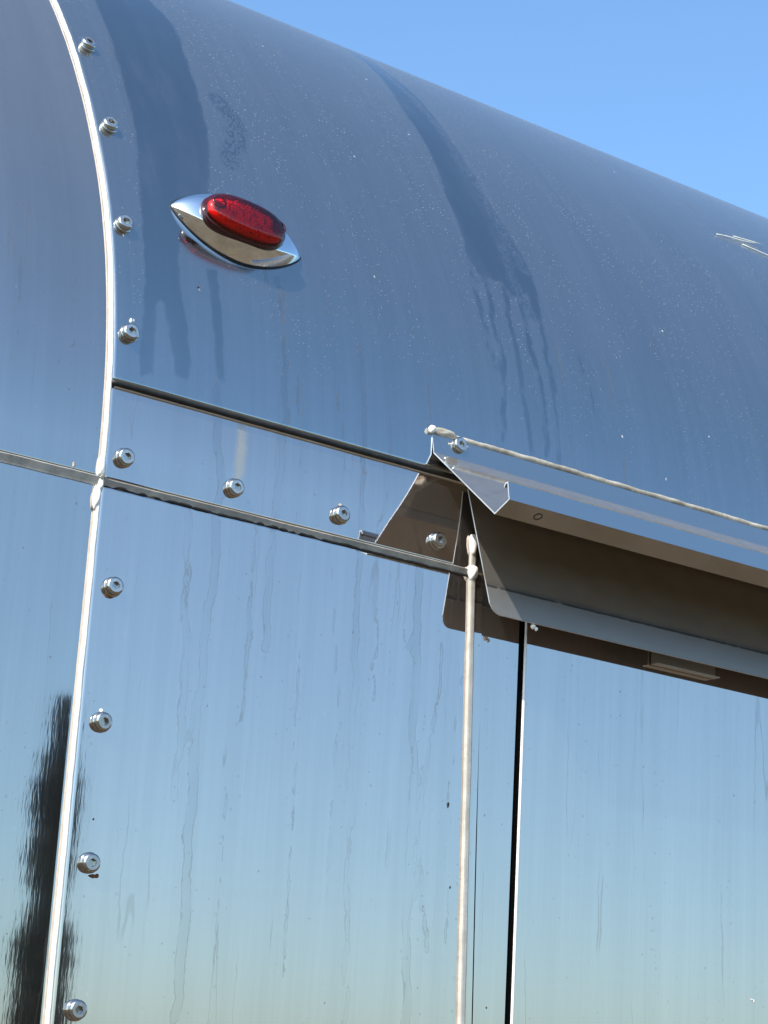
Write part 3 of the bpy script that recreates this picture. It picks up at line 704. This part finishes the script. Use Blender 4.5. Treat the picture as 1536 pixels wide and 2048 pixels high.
def plate(name, x0f, x1f, z0, z1, yf, thick, mat, nseg=24, x_tilt=0.0, nx=6, yb=None):
    """upright sheet between two (possibly leaning) edges; yf(x,z) gives the outer face"""
    V = []; UV = []; F = []
    for i in range(nseg+1):
        z = z0+(z1-z0)*i/nseg
        for k in range(nx+1):
            x = x0f(z)+(x1f(z)-x0f(z))*k/nx
            V.append((x, yf(x, z), z)); UV.append((x, z-Z0))
    m = nx+1
    for i in range(nseg):
        for k in range(nx): F.append((i*m+k, i*m+k+1, (i+1)*m+k+1, (i+1)*m+k))
    n0 = len(V); per = [k for k in range(m)]+[i*m+nx for i in range(1, nseg+1)]+[nseg*m+k for k in range(nx-1, -1, -1)]+[i*m for i in range(nseg-1, 0, -1)]
    for q in per:
        v = V[q]; V.append((v[0], v[1]+thick, v[2])); UV.append(UV[q])
    for a in range(len(per)):
        b = (a+1) % len(per); F.append((per[a], n0+a, n0+b, per[b]))
    me = bpy.data.meshes.new(name); me.from_pydata(V, [], F); me.update()
    ul = me.uv_layers.new(name='UVMap')
    for lp in me.loops: ul.data[lp.index].uv = UV[lp.vertex_index]
    far_ = np.full(len(V), 0.05, np.float32); P = np.array(UV); tv = np.full(len(P), 0.05)
    for q, wd in TRAILS: tv = np.minimum(tv, line_sd(P, q, wd))
    for nm, arr in (('wet', far_), ('trail', tv.astype(np.float32)), ('beads', far_), ('ochre', far_)):
        a = me.attributes.new(nm, 'FLOAT', 'POINT'); a.data.foreach_set('value', arr)
    return link(name, me, TR, [mat], False)
# raised flange strip beside the sealant, frame sheet, rubber, door
plate('frame_flange', lambda z: lean_x(z)+0.0050, lambda z: lean_x(z)+0.0132-0.0012*max(0, min(1, (1.93-z)/0.12)), 0.96, ZT, lambda x, z: -0.0006-0.0007*max(0, min(1, (x-lean_x(z)-0.005)/0.008)), 0.004, M['door'], nx=4)
plate('frame_gasket', lambda z: lean_x(z)+0.0100, lambda z: lean_x(z)+0.0160, 0.965, ZT-0.001, lambda x, z: 0.0022, 0.001, M['void'], nx=1)
plate('hatch_frame', lambda z: lean_x(z)+0.0136, lambda z: 0.1335, 0.96, ZT+0.001, lambda x, z: -0.0006, 0.004, M['door'], nx=8)
plate('rubber_seal', lambda z: 0.1337, lambda z: 0.1410, 0.965, ZT-0.001, lambda x, z: 0.0010, 0.006, M['void'], nx=1)
plate('hatch_door', lambda z: 0.1396, lambda z: 1.95, 0.97, ZT-0.002, lambda x, z: -0.0034+0.00025*math.exp(-(x-0.138)*30), 0.0044, M['door'], nx=60, nseg=60)
bm = bmesh.new(); box(bm, 0.1388, 0.1395, -0.0030, -0.0009, 0.97, ZT-0.002)
from_bm('door_edge', bm, TR, [simple('sunlit_white_edge', color=(0.85, 0.85, 0.84), rough=0.6)])  # sunlight on the door's edge put into its white colour
# rest of the side to the right of and below the hatch
skin('side_panel', 0.0970, 1.96, S_BOT, s_of_z(0.958), M['skin_low'], TR, d=0.0, stain=False)
skin('side_panel', 1.961, XB, S_BOT, S_SEAM-0.001, M['skin_low'], TR, d=0.0, stain=False)
# little strike plate tucked under the flap, a crumb of paper
bm = bmesh.new(); box(bm, 0.268, 0.338, -0.0120, -0.0062, 1.9838, 1.9846); box(bm, 0.268, 0.338, -0.0062, -0.0043, 1.9838, 1.9950)
from_bm('strike_plate', bm, TR, [M['edge_steel']])
blob('sealant_crumb', TR, M['sealant'], (0.1235, -0.0295, 1.9845), (0.0022, 0.0016, 0.0020), 61, 2)
blob('sealant_crumb', TR, M['sealant'], (0.1265, -0.0295, 1.9832), (0.0014, 0.0012, 0.0016), 62, 2)

# ------------------------------------------------------------------ red marker light
ML = bpy.data.objects.new('marker_light', None); C.objects.link(ML); ML.parent = TR
LX, LS = -0.1255, 0.2075
ML.matrix_local = frame_at(LX, LS, 0.0036) @ Matrix.Rotation(R(-5.0), 4, 'Z')
def bez(u):
    hh = 0.0310*max(0.0, 1-abs(u)**(2.0 if u < 0 else 1.75))**(0.80)
    dd = 0.0150*max(0.0, 1-abs(u)**2.4)**0.75
    return hh, dd
LH = 0.0575
prof_b = [(-1.0, 0.0), (-0.95, 0.18), (-0.87, 0.46), (-0.78, 0.72), (-0.70, 0.92), (-0.67, 0.98), (-0.63, 1.0), (-0.35, 1.08), (0.0, 1.13), (0.35, 1.10), (0.65, 0.90), (0.88, 0.48), (1.0, 0.0)]
us = [math.sin(R(-90+180*i/48)) for i in range(49)]
V = []; F = []; m = len(prof_b)
for u in us:
    hh, dd = bez(u)
    for a, b in prof_b: V.append((LH*u, hh*a, dd*b-0.0008*(1 if b == 0 else 0)))
for i in range(48):
    for j in range(m-1): F.append((i*m+j, (i+1)*m+j, (i+1)*m+j+1, i*m+j+1))
me = bpy.data.meshes.new('bezel'); me.from_pydata(V, [], F); me.update()
bm = bmesh.new(); bm.from_mesh(me); bmesh.ops.remove_doubles(bm, verts=bm.verts, dist=1e-6); bmesh.ops.recalc_face_normals(bm, faces=bm.faces)
for e in bm.edges:
    if len(e.link_faces) == 2 and e.calc_face_angle(0) > R(38): e.smooth = False
bm.to_mesh(me); bm.free()
link('bezel', me, ML, [M['chrome']])
V = []; F = []
for k, u in enumerate(us):
    hh, _ = bez(u); e = 0.0004
    for a in (-1, 1):
        V.append(((LH+e)*u, a*(hh+e*(1 if abs(u) < 0.999 else 0)), -0.0010)); V.append(((LH+e)*u, a*(hh+e*(1 if abs(u) < 0.999 else 0)), 0.0006))
for i in range(48):
    a, c = i*4, (i+1)*4
    F += [(a, c, c+1, a+1), (a+1, c+1, c+3, a+3), (a+3, c+3, c+2, a+2)]
me = bpy.data.meshes.new('gasket'); me.from_pydata(V, [], F); me.update(); link('gasket', me, ML, [M['rubber']], False)
# lens: an oval dome on the sloping face
LM = Matrix.Translation((-0.0038, -0.0050, 0.0150)) @ Matrix.Rotation(R(3), 4, 'X')
def dome(name, a, b, h, mat, parent, mtx, z0=-0.004, power=0.42, nseg=48, rings=12, closed=True):
    V = []; F = []
    lv = [(1.0, z0), (1.0, 0.0)]+[(math.cos(R(90)*k/rings)**power, h*math.sin(R(90)*k/rings)**0.9) for k in range(1, rings)]
    for rr, z in lv:
        for k in range(nseg):
            t = 2*math.pi*k/nseg; c, s = math.cos(t), math.sin(t)
            V.append((a*rr*math.copysign(abs(c)**0.78, c), b*rr*math.copysign(abs(s)**0.86, s), z))
    for i in range(len(lv)-1):
        for k in range(nseg): F.append((i*nseg+k, i*nseg+(k+1) % nseg, (i+1)*nseg+(k+1) % nseg, (i+1)*nseg+k))
    V.append((0, 0, h)); c = len(V)-1; last = (len(lv)-1)*nseg
    for k in range(nseg): F.append((last+k, last+(k+1) % nseg, c))
    if closed: F.append(tuple(range(nseg-1, -1, -1)))
    me = bpy.data.meshes.new(name); me.from_pydata(V, [], F); me.update()
    o = link(name, me, parent, [mat]); o.matrix_local = mtx; return o
N = NT('red_lens')
tr = N.n('BsdfTransparent', {0: (0.86, 0.012, 0.03, 1)}).outputs[0]
tl = N.n('BsdfTranslucent', {0: (0.50, 0.004, 0.012, 1)}).outputs[0]
gl = N.n('BsdfGlossy', {0: (1, 1, 1, 1), 'Roughness': 0.03}).outputs[0]
fr = N.n('Fresnel', {'IOR': 1.5}).outputs[0]
M['lens'] = N.done(N.mix(fr, N.mix(0.22, tr, tl), gl))
M['lens_rim'] = simple('dark_red_rim', color=(0.035, 0.001, 0.004), rough=0.12, coat=0.5)
M['reflector'] = simple('faceted_reflector', color=(0.95, 0.85, 0.85), rough=0.12, metal=0.85)
M['lens_screw'] = simple('screw_in_shade', color=(0.25, 0.02, 0.02), rough=0.3, metal=0.6)
dome('lens_rim', 0.0358, 0.0180, 0.0022, M['lens_rim'], ML, LM, z0=-0.006, power=0.20)
dome('lens', 0.0350, 0.0172, 0.0105, M['lens'], ML, LM @ Matrix.Translation((0, 0, 0.0015)), z0=0.0, power=0.40, closed=False)
bm = bmesh.new()
rr = random.Random(9)
for i in range(-7, 8):
    for j in range(-4, 5):
        x, y = i*0.0031, j*0.0030
        if (x/0.025)**2+(y/0.0135)**2 > 1: continue
        bmesh.ops.create_cone(bm, cap_ends=True, segments=6, radius1=0.0017, radius2=0.0003, depth=0.0030,
                              matrix=Matrix.Translation((x+rr.uniform(-.0002, .0002), y, 0.0062)) @ Matrix.Rotation(rr.uniform(-.35, .35), 4, 'X') @ Matrix.Rotation(rr.uniform(-.35, .35), 4, 'Y'))
from_bm('reflector', bm, ML, [M['reflector']], False, LM)
dome('reflector_tray', 0.0325, 0.0150, 0.0052, simple('tray_red', color=(0.80, 0.10, 0.10), rough=0.4), ML, LM, z0=0.0, power=0.25)
for sx in (-1, 1):
    bm = bmesh.new()
    for k in range(2):
        pass
    ms = LM @ Matrix.Translation((sx*0.0262, 0.001, 0.0098))
    ring_obj('screw_boss', ML, M['lens_rim'], ms, 0.0050, 0.0009)
    bmesh.ops.create_cone(bm, cap_ends=True, segments=20, radius1=0.0040, radius2=0.0036, depth=0.0012)
    from_bm('screw', bm, ML, [M['lens_screw']], True, LM @ Matrix.Translation((sx*0.0262, 0.001, 0.0066)))

# flecks of dirt stuck to the sheets
for k, (x, z, d, r, mm) in enumerate(((0.0727, 1.8446, 0, (.0011, .0006, .0022), 'rubber'), (0.0780, 1.7849, 0, (.0007, .0005, .0012), 'rubber'),
        (-0.2600, 2.0300, .0022, (.0011, .0007, .0022), 'sealant_dirty'), (0.3850, 1.7300, .0040, (.0022, .0003, .0004), 'sealant'),
        (0.3870, 1.7290, .0040, (.0004, .0003, .0014), 'sealant'), (-0.1660, 2.1905, .0035, (.0010, .0005, .0008), 'rubber'),
        (0.1160, 1.7020, .0008, (.0005, .0004, .0008), 'rubber'), (-0.2190, 1.7960, 0, (.0008, .0004, .0008), 'rubber'))):
    crumb(M[mm], x, s_of_z(z), d, r, 80+k, 'dirt_fleck')

# ------------------------------------------------------------------ dry grass stalks lying on the roof
def stalk(pts, r, label):
    path = []
    for i, (x, s, d) in enumerate(pts):
        k = 1-0.6*abs(i/(len(pts)-1)-0.4); y, z, ny, nz = prof(s)
        path.append((on(x, s, 0.0036+d), (0, -nz*r*k, ny*r*k), (0, ny*r*k, nz*r*k)))
    o = sweep('grass_stalk', path, [(math.cos(R(60*q)), math.sin(R(60*q))) for q in range(6)], None, M['straw'])
    return tag(o, label, 'straw', 'dry grass stalks on the roof')
stalk([(0.525+0.0083*i, 0.4987+0.0021*i+0.0008*math.sin(i*0.9), 0.0012+0.0001*i) for i in range(9)], 0.00055, 'longest dry straw stalk lying on the curved roof by the right edge')
stalk([(0.559+0.0084*i, 0.5139+0.001*i, 0.0012+0.0003*i) for i in range(6)], 0.0005, 'short upper dry straw stalk lying on the curved roof above the longest one')
stalk([(0.562+0.0095*i, 0.4993-0.0009*i, 0.0010) for i in range(7)], 0.00055, 'lower dry straw stalk lying on the curved roof below the longest one')
